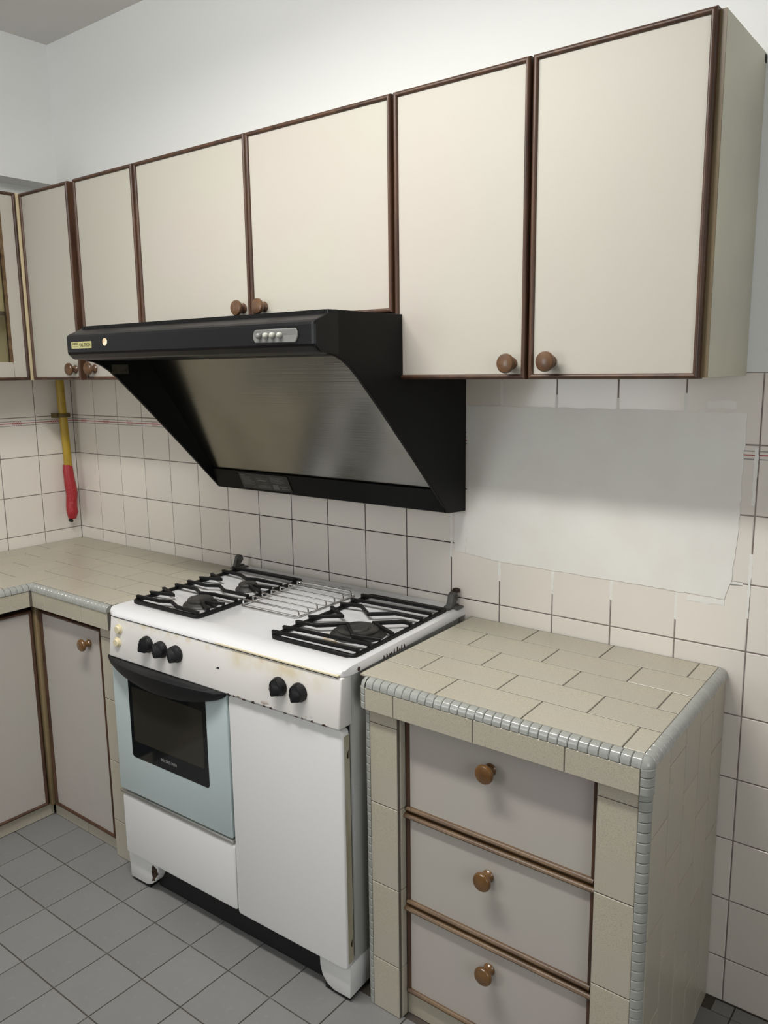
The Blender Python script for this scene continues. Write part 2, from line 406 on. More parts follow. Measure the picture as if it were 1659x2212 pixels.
for x, z0, z1 in runs:
    pr = ragged([(x - 0.0030, z0), (x + 0.003, z0 - 0.003), (x + 0.0040, z1), (x - 0.0035, z1)], 0.0013, 0.009)
    MB().prism([(p.x, p.y) for p in pr], lambda a, b, t: (a, 0.0036 - 0.0058 * t, b)).build('filler_run', PATCH, wall_back)
for x0, x1, z0, z1 in [(1.80, 1.836, 0.985, 1.09), (2.42, 2.50, 0.952, 0.966), (2.44, 2.50, 1.379, 1.395)]:
    pr = ragged([(x0, z0), (x1, z0), (x1, z1), (x0, z1)], 0.003, 0.012)
    MB().prism([(p.x, p.y) for p in pr], lambda a, b, t: (a, -0.0018 - 0.0008 * t, b)).build('plaster_smear', PATCH, wall_back)
hz = ragged([(1.80, 1.003), (2.535, 1.003), (2.535, 1.012), (1.80, 1.012)], 0.002, 0.02)
MB().prism([(p.x, p.y) for p in hz], lambda a, b, t: (a, 0.0036 - 0.0056 * t, b)).build('filler_run', PATCH, wall_back)

# floor tiles
FX0, FY0, FS = 0.659, -0.6363, 0.1478
for i in range(-2, 17):
    for j in range(-1, 6):
        x, y = FX0 + (i + 0.5) * FS, FY0 - (j + 0.5) * FS
        if x < 0.50 or (y > -0.46): continue
        if True:
            tile('floor_tile', FTILE, floor, (x, y, -0.0025), (1, 0, 0), (0, 1, 0), FS - 0.0032, FS - 0.0032, 0.0025, 0.0008)
for i in range(12, 17):
    for j in range(-5, -1):
        x, y = FX0 + (i + 0.5) * FS, FY0 - (j + 0.5) * FS
        if x < 2.5 or y > -0.03: continue
        tile('floor_tile', FTILE, floor, (x, y, -0.0025), (1, 0, 0), (0, 1, 0), FS - 0.0032, FS - 0.0032, 0.0025, 0.0008)

for i in range(12, 17):
    x0, x1 = max(2.535, FX0 + i * FS), FX0 + (i + 1) * FS
    y1 = FY0 + 4 * FS
    tile('floor_tile', FTILE, floor, ((x0 + x1) / 2, (y1 - 0.004) / 2, -0.0025), (1, 0, 0), (0, 1, 0), x1 - x0 - 0.0032, -y1 - 0.004 - 0.0016, 0.0025, 0.0008)
# ------------------------------------------------------------------ cabinet building blocks
def knob(parent, p, n, r=0.020, L=0.030, m=KNOBW):
    pr = [(0.62 * r, 0.0), (0.66 * r, 0.08 * L), (0.50 * r, 0.2 * L), (0.42 * r, 0.38 * L), (0.50 * r, 0.52 * L), (0.93 * r, 0.64 * L), (r, 0.74 * L),
          (0.99 * r, 0.83 * L), (0.88 * r, 0.92 * L), (0.5 * r, 0.98 * L), (0, L)]
    return MB().lathe(pr, p, n, 24).build('knob', m, parent, True)

def mould(parent, a, b, face, inward, w=0.011, d=0.030, h=0.0085, miter=(1, 1), m=WOOD):
    """half-round lipping from a to b (outer line). face: outward normal of the door, inward: towards the door's middle."""
    a, b, F, I = Vector(a), Vector(b), Vector(face), Vector(inward)
    t = (b - a).normalized()
    pr = [(0, -d + h), (0, 0.0)] + [(w * (0.5 - 0.5 * math.cos(q)), h * math.sin(q)) for q in [math.pi * k / 6 for k in range(1, 6)]] + [(w, 0.0), (w, -d + h)]
    def fn(u, v, k):
        return (a + t * (u * miter[0]) if k == 0 else b - t * (u * miter[1])) + I * u + F * v
    return MB().prism(pr, fn).build('moulding', m, parent, True)

def door(parent, x0, x1, z0, z1, y, w=0.011, thick=0.020, lam=LAM, name='door', top=True, wood=WOOD, ends=None):
    """front-facing (-y) door: panel face at y, lipping outside x0..x1, z0..z1 (outer)."""
    d = MB().box(x0 + w - 0.001, x1 - w + 0.001, y, y + thick, z0 + w - 0.001, z1 - w + 0.001).build(name, lam, parent)
    F = (0, -1, 0)
    mould(d, (x0, y, z0), (x0, y, z1), F, (1, 0, 0), w, thick + 0.007, 0.007, m=wood)
    mould(d, (x1, y, z1), (x1, y, z0), F, (-1, 0, 0), w, thick + 0.007, 0.007, m=wood)
    if top: mould(d, (x0, y, z1), (x1, y, z1), F, (0, 0, -1), w, thick + 0.007, 0.007, m=wood)
    mould(d, (x1, y, z0), (x0, y, z0), F, (0, 0, 1), w, thick + 0.007, 0.007, m=wood)
    return d

# upper cabinets on the back wall
UY = -0.2762
ZB, ZT = 1.4465, 2.0665
def upper(label, x0, x1, z0, z1, doors, knobs, stile=None):
    t = thing('wall_cabinet', label, 'cabinet', ((x0 + x1) / 2, -0.13, z0), group='wall cabinets over the stove')
    t.location = (0, 0, 0)
    c = MB()
    c.box(x0, x1, -0.252, -0.001, z0 + 0.004, z1 - 0.004)
    c.build('carcass', CARC, t, True, 0.001, 1)
    for (a, b), (kx, kz) in zip(doors, knobs):
        d = door(t, a, b, z0, z1, UY)
        knob(d, (kx, UY, kz), (0, -1, 0), 0.0205, 0.034)
    return t
cabA = upper('two-door cream wall cabinet in the corner behind the range hood end', 0.236, 0.8655, ZB, ZT, [(0.2318, 0.5241), (0.5565, 0.865)], [(0.492, 1.482), (0.602, 1.483)])
box('stile', WOOD, cabA, 0.5241, 0.5565, -0.262, -0.252, ZB, ZT, 0.001)
box('corner_filler', CREAM, cabA, 0.2135, 0.2315, -0.291, -0.262, ZB, ZT, 0.001)
cabB = upper('short two-door cream wall cabinet directly above the black range hood', 0.870, 1.8125, 1.598, ZT, [(0.8715, 1.3425), (1.3430, 1.8105)], [(1.3105, 1.634), (1.3905, 1.634)])
cabC = upper('large two-door cream wall cabinet at the right end with exposed side', 1.8155, 2.5035, ZB, ZT, [(1.8175, 2.1535), (2.1595, 2.5035)], [(2.1195, 1.4795), (2.2095, 1.482)])
box('side_panel', CARC, cabC, 2.5035, 2.5150, -0.262, -0.001, 1.449, 2.064, 0.001)
box('side_panel_edge', POST, cabC, 2.5035, 2.5150, -0.2655, -0.262, 1.449, 2.064)
box('hole', DARK, cabC, 2.514, 2.5158, -0.012, -0.002, 2.045, 2.060)

# glass-door cabinet on the left wall
def glass_cabinet():
    t = thing('glass_cabinet', 'cream wall cabinet with a glass door on the left wall', 'cabinet')
    xf = 0.2325; y1 = -0.2945; y0 = -0.76
    c = MB()
    c.box(-0.001 + 0.002, xf - 0.022, y1 - 0.012, y1, ZB + .004, ZT - .004); c.box(0.001, xf - 0.022, y0, y0 + 0.012, ZB + .004, ZT - .004)
    c.box(0.001, xf - 0.022, y0, y1, ZB + .004, ZB + 0.018); c.box(0.001, xf - 0.022, y0, y1, ZT - 0.018, ZT - .004); c.box(0.001, 0.008, y0, y1, ZB + .004, ZT - .004)
    c.build('carcass', INTERIOR, t)
    for z in (1.672, 1.86):
        s = box('shelf', INTERIOR, t, 0.008, xf - 0.036, y0 + 0.012, y1 - 0.012, z - 0.007, z + 0.007)
        box('shelf_edge', WOODW, s, xf - 0.036, xf - 0.030, y0 + 0.012, y1 - 0.012, z - 0.0075, z + 0.0075)
    w = 0.011; py0, py1, pz0, pz1 = y0 + 0.055, -0.349, 1.507, 2.005
    d = MB()
    for a, b, e, f in ((y0 + w, py0, ZB + w, ZT - w), (py1, y1 - w, ZB + w, ZT - w), (py0, py1, ZB + w, pz0), (py0, py1, pz1, ZT - w)):
        d.box(xf - 0.020, xf, a - .0005, b + .0005, e - .0005, f + .0005)
    d = d.build('door', LAM, t)
    F = (1, 0, 0)
    mould(d, (xf, y1, ZB), (xf, y1, ZT), F, (0, -1, 0), w, 0.027, 0.007)
    mould(d, (xf, y0, ZT), (xf, y0, ZB), F, (0, 1, 0), w, 0.027, 0.007)
    mould(d, (xf, y0, ZT), (xf, y1, ZT), F, (0, 0, -1), w, 0.027, 0.007)
    mould(d, (xf, y1, ZB), (xf, y0, ZB), F, (0, 0, 1), w, 0.027, 0.007)
    box('pane_edge', WOODW, d, xf - 0.020, xf + 0.001, py1 - 0.006, py1, pz0, pz1)
    box('pane_edge', WOODW, d, xf - 0.020, xf + 0.001, py0, py0 + 0.006, pz0, pz1)
    box('pane_edge', WOODW, d, xf - 0.020, xf + 0.001, py0 + .006, py1 - .006, pz1 - 0.006, pz1)
    box('pane', GL, d, xf - 0.014, xf - 0.010, py0 + .006, py1 - .006, pz0, pz1 - .006)
glass_cabinet()

# ------------------------------------------------------------------ range hood
def hood():
    t = thing('range_hood', 'black slant-front range hood with steel filter above the stove', 'range hood')
    x0, x1 = 0.945, 1.836
    curve = [(-0.082, 1.1035), (-0.224, 1.249), (-0.36, 1.384), (-0.397, 1.419), (-0.43, 1.4505), (-0.458, 1.474), (-0.482, 1.489), (-0.505, 1.4985), (-0.53, 1.5035)]
    prof = [(0.0 - 0.003, 1.0985)] + curve + [(-0.53, 1.5935), (-0.003, 1.5935)]
    for a, b in ((x0, x0 + 0.010), (x1 - 0.010, x1)):
        MB().prism(prof, lambda y, z, k, a=a, b=b: (a if k == 0 else b, y, z)).build('side_panel', BLACKM, t, True, 0.0015, 1)
    box('top_cover', BLACKM, t, x0 + .010, x1 - .010, -0.53, -0.003, 1.580, 1.5935)
    box('back_panel', BLACKM, t, x0 + .010, x1 - .010, -0.010, -0.003, 1.10, 1.580)
    # front fascia: rounded profile with chamfered top, ends cut back
    fp = [(-0.50, 1.5935), (-0.513, 1.5935), (-0.5640, 1.5725), (-0.5715, 1.5680), (-0.5735, 1.5625), (-0.5735, 1.5240), (-0.5715, 1.5185), (-0.5600, 1.5085), (-0.5540, 1.5060), (-0.500, 1.5030)]
    f = MB()
    def ring(x, k): return [(x, -0.50 + (y + 0.50) * k, z) for y, z in fp]
    f.rings([ring(x0 - .0075, 0.94), ring(x0 - 0.006, 0.985), ring(x0 - 0.002, 1.0), ring(x1 - 0.008, 1.0), ring(x1 - 0.002, 0.985), ring(x1 + .0005, 0.93)])
    fa = f.build('front_fascia', BLACKP, t, False)
    MATS['black_plastic_gloss'] = mat('black_plastic_gloss', (0.005, 0.005, 0.006), 0.30, spec=0.22)
    fa.data.materials[0] = MATS['black_plastic_gloss']
    # filter, trough
    a, b = Vector((0, -0.330, 1.503)), Vector((0, -0.106, 1.162))
    n = Vector((0, -(a.z - b.z), -(b.y - a.y))).normalized()
    fm = MB().add([(x0 + .0105, a.y, a.z), (x1 - .0105, a.y, a.z), (x1 - .0105, b.y, b.z), (x0 + .0105, b.y, b.z)] +
                  [(x0 + .0105, a.y - n.y * .004, a.z - n.z * .004), (x1 - .0105, a.y - n.y * .004, a.z - n.z * .004), (x1 - .0105, b.y - n.y * .004, b.z - n.z * .004), (x0 + .0105, b.y - n.y * .004, b.z - n.z * .004)],
                  [(0, 1, 2, 3), (7, 6, 5, 4), (0, 4, 5, 1), (1, 5, 6, 2), (2, 6, 7, 3), (3, 7, 4, 0)])
    fm.build('filter_panel', STEEL, t)
    MB().prism([(-0.115, 1.166), (-0.088, 1.106), (-0.082, 1.1035), (-0.003, 1.0985), (-0.003, 1.106), (-0.078, 1.111), (-0.098, 1.166)], lambda y, z, k: (x0 + .0105 if k == 0 else x1 - .0105, y, z)).build('oil_trough', BLACKM, t)
    MB().prism([(-0.50, 1.5025), (-0.50, 1.507), (-0.33, 1.507), (-0.33, 1.5025)], lambda y, z, k: (x0 + .0105 if k == 0 else x1 - .0105, y, z)).build('inner_top', BLACKM, t)
    # switch plate, buttons
    yf = -0.5735
    sp = [(1.668, 1.5290), (1.785, 1.5275), (1.7885, 1.531), (1.7925, 1.540), (1.7915, 1.549), (1.786, 1.5560), (1.672, 1.5565), (1.6655, 1.554), (1.6615, 1.546), (1.6625, 1.536)]
    s = MB().prism(sp, lambda x, z, k: (x, yf + 0.004 - 0.0075 * k, z)).build('switch_plate', SWITCH, t, True, 0.001, 1)
    for k in range(5): box('groove', mat('groove', (0.09, 0.09, 0.088), 0.5), s, 1.666, 1.789, yf - 0.0037, yf - 0.0033, 1.5435 + k * .0023, 1.5442 + k * .0023)
    for bx in (1.683, 1.7035, 1.723, 1.7445):
        MB().lathe([(0.0062, 0), (0.0066, 0.004), (0.0058, 0.007), (0.0035, 0.009), (0, 0.0095)], (bx, yf - .0035, 1.5432), (0, -1, 0), 16).build('button', BUTTON if bx > 1.69 else SWITCH, s, True)
    # name plate and badge
    p = box('name_plate', BRASS, t, 0.961, 1.054, yf - 0.0006, yf + 0.002, 1.5335, 1.5512, 0.0005, 1)
    text('lettering', 'OILTECH', INK, p, (1.025, yf - 0.0010, 1.5425), (1, 0, 0), (0, 0, 1), 0.0125, 0.050)
    text('small_lettering', 'FUJIOH', INK, p, (0.9805, yf - 0.0010, 1.5462), (1, 0, 0), (0, 0, 1), 0.0065, 0.023)
    box('small_rule', INK, p, 0.9680, 0.9930, yf - .0009, yf - .0006, 1.5385, 1.5392)
    MB().lathe([(0.0095, 0), (0.0095, 0.0015), (0, 0.0018)], (1.1145, yf + .0003, 1.5475), (0, -1, 0), 18).build('badge', mat('badge', (0.62, 0.46, 0.26), 0.35, noise=(90, (0.75, 0.68, 0.52), 0.5, 0.55)), t)
    # stickers
    u = Vector((0, -0.088 + 0.115, 1.106 - 1.166)).normalized()
    nn = Vector((0, u.z, -u.y)) if u.z < 0 else Vector((0, -u.z, u.y))
    lab = mat('instruction_sticker', (0.020, 0.020, 0.021), 0.35)
    cpt = Vector((1.185, -0.1035, 1.1375)) + nn * 0.0006
    st = tile('sticker', lab, t, cpt, (1, 0, 0), (0, -u.y, -u.z), 0.21, 0.055, 0.0004, 0.0001)
    q = MB()
    for xa, xb, za, zb in [(-.098, -.083, .017, .021)] + [(-.098, -.098 + random.uniform(.035, .055), .013 - .0042 * k, .0146 - .0042 * k) for k in range(7)] + \
            [(-.035, .015, .012, .013), (-.035, -.034, -.004, .012), (.014, .015, -.004, .012), (-.035, .015, -.005, -.004), (-.028, .008, .002, .008)] + \
            [(-.035, .02, -.012 - .003 * k, -.0108 - .003 * k) for k in range(4)] + [(.028, .028 + random.uniform(.04, .06), .018 - .0036 * k, .0195 - .0036 * k) for k in range(6)] + [(.03, .055, -.022, -.006), (.06, .09, -.012, -.008), (.065, .095, -.02, -.017)]:
        q.add([(xa, za, .00045), (xb, za, .00045), (xb, zb, .00045), (xa, zb, .00045)], [(0, 1, 2, 3)])
    q.build('print', mat('sticker_print', (0.11, 0.11, 0.105), 0.5), st)
    box('sticker_square', mat('old_sticker', (0.05, 0.042, 0.02), 0.7, noise=(60, (0.02, 0.018, 0.010), 0.45, 0.65)), t, x0 + .0098, x0 + .0106, -0.452, -0.398, 1.466, 1.492)
    box('seam', DARK, t, x1 - .0004, x1 + .0003, -0.5355, -0.5345, 1.5035, 1.578)
hood()

# ------------------------------------------------------------------ gas stove (local: x along the front, y = 0 door face, +y back)
OX, OY, YAW = 1.030, -0.572, math.radians(1.6)
def rr(x0, x1, z0, z1, r, n=4):
    return arc(x1 - r, z1 - r, r, 0, 90, n) + arc(x0 + r, z1 - r, r, 90, 180, n) + arc(x0 + r, z0 + r, r, 180, 270, n) + arc(x1 - r, z0 + r, r, 270, 360, n)
def plate(name, m, parent, prof, y0, y1, bevel=0.0, seg=2):
    return MB().prism(prof, lambda x, z, k: (x, y0 if k == 0 else y1, z)).build(name, m, parent, True, bevel, seg)
WS = 0.838; HZ = 0.836
def stove():
    t = thing('gas_stove', 'old white freestanding gas stove with oven between the tiled counters', 'stove', (OX, OY, 0), YAW)
    body = MB().box(0.004, WS - 0.004, 0.034, 0.535, 0.10, 0.812).build('body', SIDEM, t, True, 0.006, 2)
    # feet skirts
    for sx in (0, 1):
        def X(u): return u if sx == 0 else WS - u - 0.004
        pr = [(0.0, 0.100), (0.135, 0.100), (0.134, 0.075), (0.130, 0.055), (0.118, 0.035), (0.098, 0.018), (0.075, 0.010), (0.004, 0.010)] if sx == 0 else \
             [(0.0, 0.100), (0.098, 0.100), (0.097, 0.06), (0.090, 0.035), (0.075, 0.018), (0.055, 0.010), (0.004, 0.010)]
        f = MB().prism([(X(a), b) for a, b in pr], lambda x, z, k: (x, 0.014 if k == 0 else 0.20, z)).build('foot', ENDOOR, t, True, 0.004, 2)
        if sx == 0:
            rp = ragged([(0.112, 0.085), (0.128, 0.078), (0.1315, 0.062), (0.116, 0.036), (0.100, 0.030), (0.107, 0.045), (0.103, 0.062)], 0.0025, 0.006)
            MB().prism([(p.x, p.y) for p in rp], lambda x, z, k: (x, 0.0132 + 0.003 * k, z)).build('rust_chip', RUST, f)
        box('foot_pad', BLACKP, f, X(0.01), X(0.085), 0.02, 0.19, 0.0005, 0.012)
    box('plinth', DARK, t, 0.10, WS - 0.08, 0.042, 0.056, 0.002, 0.10)
    # control panel: leans, bottom stands proud
    cp = MB().add([(0.010, -0.0105, 0.6985), (WS - 0.004, -0.0105, 0.6945), (WS - .0005, -0.0010, 0.8122), (0.018, -0.0010, 0.8122),
                   (0.006, 0.036, 0.6985), (WS - 0.001, 0.036, 0.6945), (WS - .0005, 0.036, 0.8122), (0.010, 0.036, 0.8122)],
                  [(0, 1, 2, 3), (7, 6, 5, 4), (0, 4, 5, 1), (1, 5, 6, 2), (2, 6, 7, 3), (3, 7, 4, 0)]).build('control_panel', PANELM, t, True, 0.004, 3)
    chip = MB().prism([(0.443, 0.7535), (0.447, 0.7575), (0.4535, 0.7580), (0.4535, 0.7535)], lambda x, z, k: (x, -0.0066 + .004 * k, z)); chip.build('hole', DARK, cp)
    for k in range(11):
        u = 0.475 + 0.031 * k + random.uniform(-.008, .008); w_ = random.uniform(.004, .014)
        pr = ragged([(u, 0.6952), (u + w_, 0.6950), (u + w_ * .7, 0.6952 + random.uniform(.002, .0065)), (u + w_ * .2, 0.6952 + random.uniform(.0015, .004))], 0.0006, 0.003)
        MB().prism([(p.x, p.y) for p in pr], lambda x, z, q: (x, -0.0108 + .003 * q, z)).build('rust_chip', RUST, cp)
    def yp(z): return -0.0105 + 0.0095 * (z - 0.697) / 0.116
    for kx, kz, rot in ((0.1800, 0.7635, 18), (0.2370, 0.7605, -8), (0.2965, 0.7605, -12), (0.6560, 0.7560, 0), (0.7180, 0.7560, 0)):
        k = MB().lathe([(0.0225, 0), (0.0228, 0.005), (0.0205, 0.009), (0.0195, 0.015), (0.014, 0.017), (0, 0.0172)], (0, 0, 0), (0, -1, 0), 24)
        # teardrop grip
        gp = [(-0.0195, -0.004), (-0.013, -0.0165), (0.0, -0.0195), (0.013, -0.0165), (0.0195, -0.004), (0.0085, 0.012), (0.0, 0.0225), (-0.0085, 0.012)]
        gp2 = [(a * 0.42, b * 0.95) for a, b in gp]
        k.rings([[(a, -0.010, b) for a, b in gp], [(a * .93, -0.018, b * .98) for a, b in gp], [(a * .8, -0.026, b * .93) for a, b in gp2], [(a * .5, -0.029, b * .85) for a, b in gp2]])
        o = k.build('control_knob', BLACKP, cp, True); o.location = (kx, yp(kz), kz); o.rotation_euler = (0, math.radians(rot), 0)
    for kx, kz in ((0.0570, 0.7815), (0.0520, 0.7445)):
        b = MB().lathe([(0.0145, 0), (0.0145, 0.003), (0.0125, 0.004)], (kx, yp(kz), kz), (0, -1, 0), 20).build('button_ring', IVORY, cp, True)
        MB().lathe([(0.0108, 0.003), (0.0110, 0.008), (0.0095, 0.010), (0, 0.0102)], (kx, yp(kz), kz), (0, -1, 0), 20).build('push_button', IVORY, cp, True)
    # hob top with two shallow wells; rounded front and sides
    us = [-0.004, -0.003, 0.001, 0.010, 0.030, 0.040, 0.300, 0.310, 0.556, 0.566, 0.807, 0.815, 0.8340, 0.8420, 0.8450, 0.8460]
    vs = [-0.0030, -0.0010, 0.006, 0.018, 0.034, 0.056, 0.066, 0.500, 0.510, 0.548]
    def hz(u, v):
        e = 0.0
        if u < 0.010: e = max(e, [0.020, 0.010, 0.0035][us.index(u)])
        if u > 0.82: e = max(e, {0.8340: 0.0005, 0.8420: 0.0035, 0.8450: 0.010, 0.8460: 0.020}[u])
        if v < 0.05: e = max(e, {-0.0030: 0.0215, -0.0010: 0.0165, 0.006: 0.0100, 0.018: 0.0045, 0.034: 0.0012}[v])
        z = HZ - e
        if 0.066 <= v <= 0.500 and (0.040 <= u <= 0.300 or 0.566 <= u <= 0.807): z -= 0.004
        return z
    g = MB(); nu, nv = len(us), len(vs)
    vv = [(u, v, hz(u, v)) for v in vs for u in us]
    # rounded front corners: pull the outermost corner columns inwards
    vv2 = []
    for (u, v, z) in vv:
        if v < 0.05 and (u < 0.02 or u > 0.82):
            c = (0.033, 0.034) if u < 0.1 else (0.8090, 0.034)
            d = Vector((u - c[0], v - c[1])); lim = 0.037
            if d.length > lim: d = d.normalized() * lim
            u, v = c[0] + d.x, c[1] + d.y
        vv2.append((u, v, z))
    n0 = len(vv2)
    rim = [i for i in range(nu)] + [nu * k + nu - 1 for k in range(1, nv)] + [nu * (nv - 1) + i for i in range(nu - 2, -1, -1)] + [nu * k for k in range(nv - 2, 0, -1)]
    low = [(vv2[i][0], vv2[i][1], 0.8140) for i in rim]
    fs = [(r * nu + c, r * nu + c + 1, (r + 1) * nu + c + 1, (r + 1) * nu + c) for r in range(nv - 1) for c in range(nu - 1)]
    m = len(rim)
    fs += [(rim[i], n0 + i, n0 + (i + 1) % m, rim[(i + 1) % m]) for i in range(m)] + [tuple(n0 + i for i in range(m))]
    hob = g.add(vv2 + low, fs).build('hob_top', ENAMEL, t, True)
    box('yellowed_strip', AGED, hob, 0.44, 0.830, -0.0046, 0.004, 0.8145, 0.8190, 0.0008, 1)
    box('seam', DARK, hob, 0.030, 0.826, -0.0020, 0.010, 0.8118, 0.8146)
    box('slot', DARK, hob, 0.325, 0.372, 0.521, 0.5225, HZ - .0002, HZ + .0003); box('slot', DARK, hob, 0.432, 0.476, 0.518, 0.5195, HZ - .0002, HZ + .0003)
    MB().lathe([(0.0048, 0), (0.0048, 0.002), (0, 0.0022)], (0.8450, 0.052, 0.8200), (1, 0, 0), 14).build('side_hole', RUST, hob)
    for k in range(9):
        v = 0.15 + 0.011 * k + random.uniform(-.003, .003)
        pr = ragged([(v, 0.8125), (v + .006, 0.8125), (v + .004, 0.8125 + random.uniform(.004, .012)), (v + .001, 0.8125 + random.uniform(.004, .011))], 0.0008, 0.004)
        MB().prism([(p.x, p.y) for p in pr], lambda y, z, q: (0.8447 + .0016 * q, y, z)).build('rust_chip', RUST, hob)
    # lid hinges at the back
    for u, big in ((-0.018, 0), (0.800, 1)):
        h = MB(); h.prism([(0.487, HZ - .001), (0.545, HZ - .001), (0.545, HZ + .006), (0.525, HZ + .008), (0.541, HZ + .022), (0.538, HZ + .036), (0.526, HZ + .042), (0.513, HZ + .036), (0.507, HZ + .018), (0.500, HZ + .006), (0.487, HZ + .003)],
                          lambda y, z, k: (u + 0.010 if k == 0 else u + 0.022 + .006 * big, y, z))
        h.box(u, u + 0.045, 0.508, 0.542, HZ - .001, HZ + .004)
        o = h.build('lid_hinge', GREY, t, True, 0.0015, 2)
        if big: MB().lathe([(0.004, 0), (0.012, 0.002), (0.010, 0.010), (0.004, 0.012)], (u + .022, 0.538, HZ + .038), (0, 0, 1), 9).build('rust_lump', RUST, o)
    # burners
    wz = HZ - 0.004
    for bx, by, r, kind in ((0.206, 0.165, 0.050, 0), (0.208, 0.352, 0.038, 0), (0.7260, 0.212, 0.070, 1)):
        b = MB().lathe([(r * 1.02, 0.0), (r, 0.003), (r * 0.93, 0.007), (r * 0.72, 0.011), (r * 0.70, 0.012)], (bx, by, wz), (0, 0, 1), 32).build('burner', BURN, t, True)
        if kind == 0:
            MB().lathe([(r * 0.70, 0.010), (r * 0.74, 0.0115), (r * 0.74, 0.0175), (r * 0.66, 0.0205), (r * 0.2, 0.0212), (0, 0.0212)], (bx, by, wz), (0, 0, 1), 32).build('burner_cap', BURN, b, True)
            sl = MB()
            for k in range(16):
                q = 2 * math.pi * k / 16; c, s_ = math.cos(q), math.sin(q); R = r * 0.744
                sl.add([(bx + R * c - .0022 * s_, by + R * s_ + .0022 * c, wz + .0135), (bx + R * c + .0022 * s_, by + R * s_ - .0022 * c, wz + .0135), (bx + R * c + .0022 * s_, by + R * s_ - .0022 * c, wz + .0152), (bx + R * c - .0022 * s_, by + R * s_ + .0022 * c, wz + .0152)], [(0, 1, 2, 3)])
            sl.build('flame_ports', DARK, b)
        else:
            MB().lathe([(r * 0.74, 0.008), (r * 0.76, 0.010), (r * 0.76, 0.015), (r * 0.70, 0.0165), (r * 0.52, 0.0160), (r * 0.46, 0.0125), (r * 0.40, 0.0125), (r * 0.36, 0.0175), (r * 0.1, 0.0182), (0, 0.0182)], (bx, by, wz), (0, 0, 1), 36).build('burner_cap', BURN, b, True)
            MB().prism([(p[0] * 1, p[1] * 1) for p in arc(bx, by, r * .50, 200, 345, 14) + arc(bx, by, r * .36, 345, 200, 14)], lambda x, y, k: (x, y, wz + .0125 + .0022 * k)).build('burner_slot', DARK, b)
            rs = ragged([(bx - .075, by - .05), (bx - .03, by - .085), (bx + .035, by - .088), (bx + .02, by - .075), (bx - .035, by - .07), (bx - .065, by - .035)], 0.006, 0.012)
            MB().prism([(p.x, p.y) for p in rs], lambda x, y, k: (x, y, wz + .0001 + .0002 * k)).build('burnt_stain', mat('burnt', (0.55, 0.47, 0.36), 0.4, noise=(70, (0.12, 0.08, 0.05), 0.58, 0.66)), b)
    # oven door
    od = plate('oven_door', GLASSBLUE, t, rr(0.006, 0.4665, 0.300, 0.697, 0.004, 2), 0.0, 0.030, 0.002, 2)
    gl = plate('door_glass', BLACKG, od, rr(0.0745, 0.3895, 0.4145, 0.690, 0.010, 4), -0.0006, 0.002)
    plate('oven_window', WINDOWG, gl, rr(0.0895, 0.3745, 0.4640, 0.6230, 0.004, 2), -0.0009, 0.001)
    text('lettering', 'ELECTRIC OVEN', PALEINK, gl, (0.2305, -0.0009, 0.4395), (1, 0, 0), (0, 0, 1), 0.0115, 0.064, 0.0001)
    # handle: bow-shaped black bar bulging forward and drooping in the middle
    h = MB(); rings = []
    n = 18
    for i in range(n + 1):
        s = i / n; u = 0.000 + 0.468 * s
        e = 1 - (2 * s - 1) ** 2
        zt = 0.6975 - 0.001 * e; zb = 0.684 - 0.047 * e ** 0.75; out = 0.007 + 0.034 * e ** 0.65
        rings.append([(u, 0.0, zt), (u, -out * 0.75, zt), (u, -out, zt - 0.005), (u, -out * 0.98, (zt + zb) / 2), (u, -out * 0.6, zb + 0.003), (u, -0.004, zb), (u, 0.0, zb + .002)])
    h.rings(rings); h.build('handle', BLACKP, od, True)
    box('chrome_trim', STRIP, t, 0.006, 0.4665, -0.003, 0.026, 0.2875, 0.2955, 0.002, 2)
    box('gap_shade_backing', DARK, t, 0.012, 0.830, 0.0265, 0.034, 0.115, 0.697)  # black sheet that paints the shade into the gaps between the fronts
    # storage drawer, cylinder door
    plate('storage_drawer', ENDOOR, t, rr(0.012, 0.4705, 0.100, 0.2815, 0.008, 3), 0.0, 0.030, 0.004, 3)
    cd = plate('cylinder_door', ENDOOR, t, rr(0.4735, 0.8345, 0.095, 0.6890, 0.010, 3), 0.0, 0.026, 0.004, 3)
    box('door_edge', EDGEM, cd, 0.827, 0.8346, 0.006, 0.0262, 0.110, 0.675)
    for z in (0.16, 0.63): MB().prism([(0.016, z), (0.022, z + .008), (0.021, z - .012), (0.016, z - .010)], lambda y, q, k: (0.8342 + .0008 * k, y, q)).build('rust_chip', RUST, cd)
stove()

# ------------------------------------------------------------------ pan supports (world measured points -> stove frame)
cY, sY = math.cos(YAW), math.sin(YAW)
def loc(x, y): dx, dy = x - OX, y - OY; return (dx * cY + dy * sY, -dx * sY + dy * cY)
FZ0, FZ1, BZ = HZ - 0.002, HZ + 0.007, HZ + 0.0175
def rframe(mb, u0, u1, v0, v1, r, w, z0, z1):
    o = rr(u0, u1, v0, v1, r, 4); i = rr(u0 + w, u1 - w, v0 + w, v1 - w, max(r - w, .002), 4); n = len(o)
    vs = [(a, b, z0) for a, b in o] + [(a, b, z1) for a, b in o] + [(a, b, z1) for a, b in i] + [(a, b, z0) for a, b in i]
    fs = []
    for k in range(n):
        j = (k + 1) % n
        fs += [(k, j, n + j, n + k), (n + k, n + j, 2 * n + j, 2 * n + k), (2 * n + k, 2 * n + j, 3 * n + j, 3 * n + k), (3 * n + k, 3 * n + j, j, k)]
    mb.add(vs, fs)
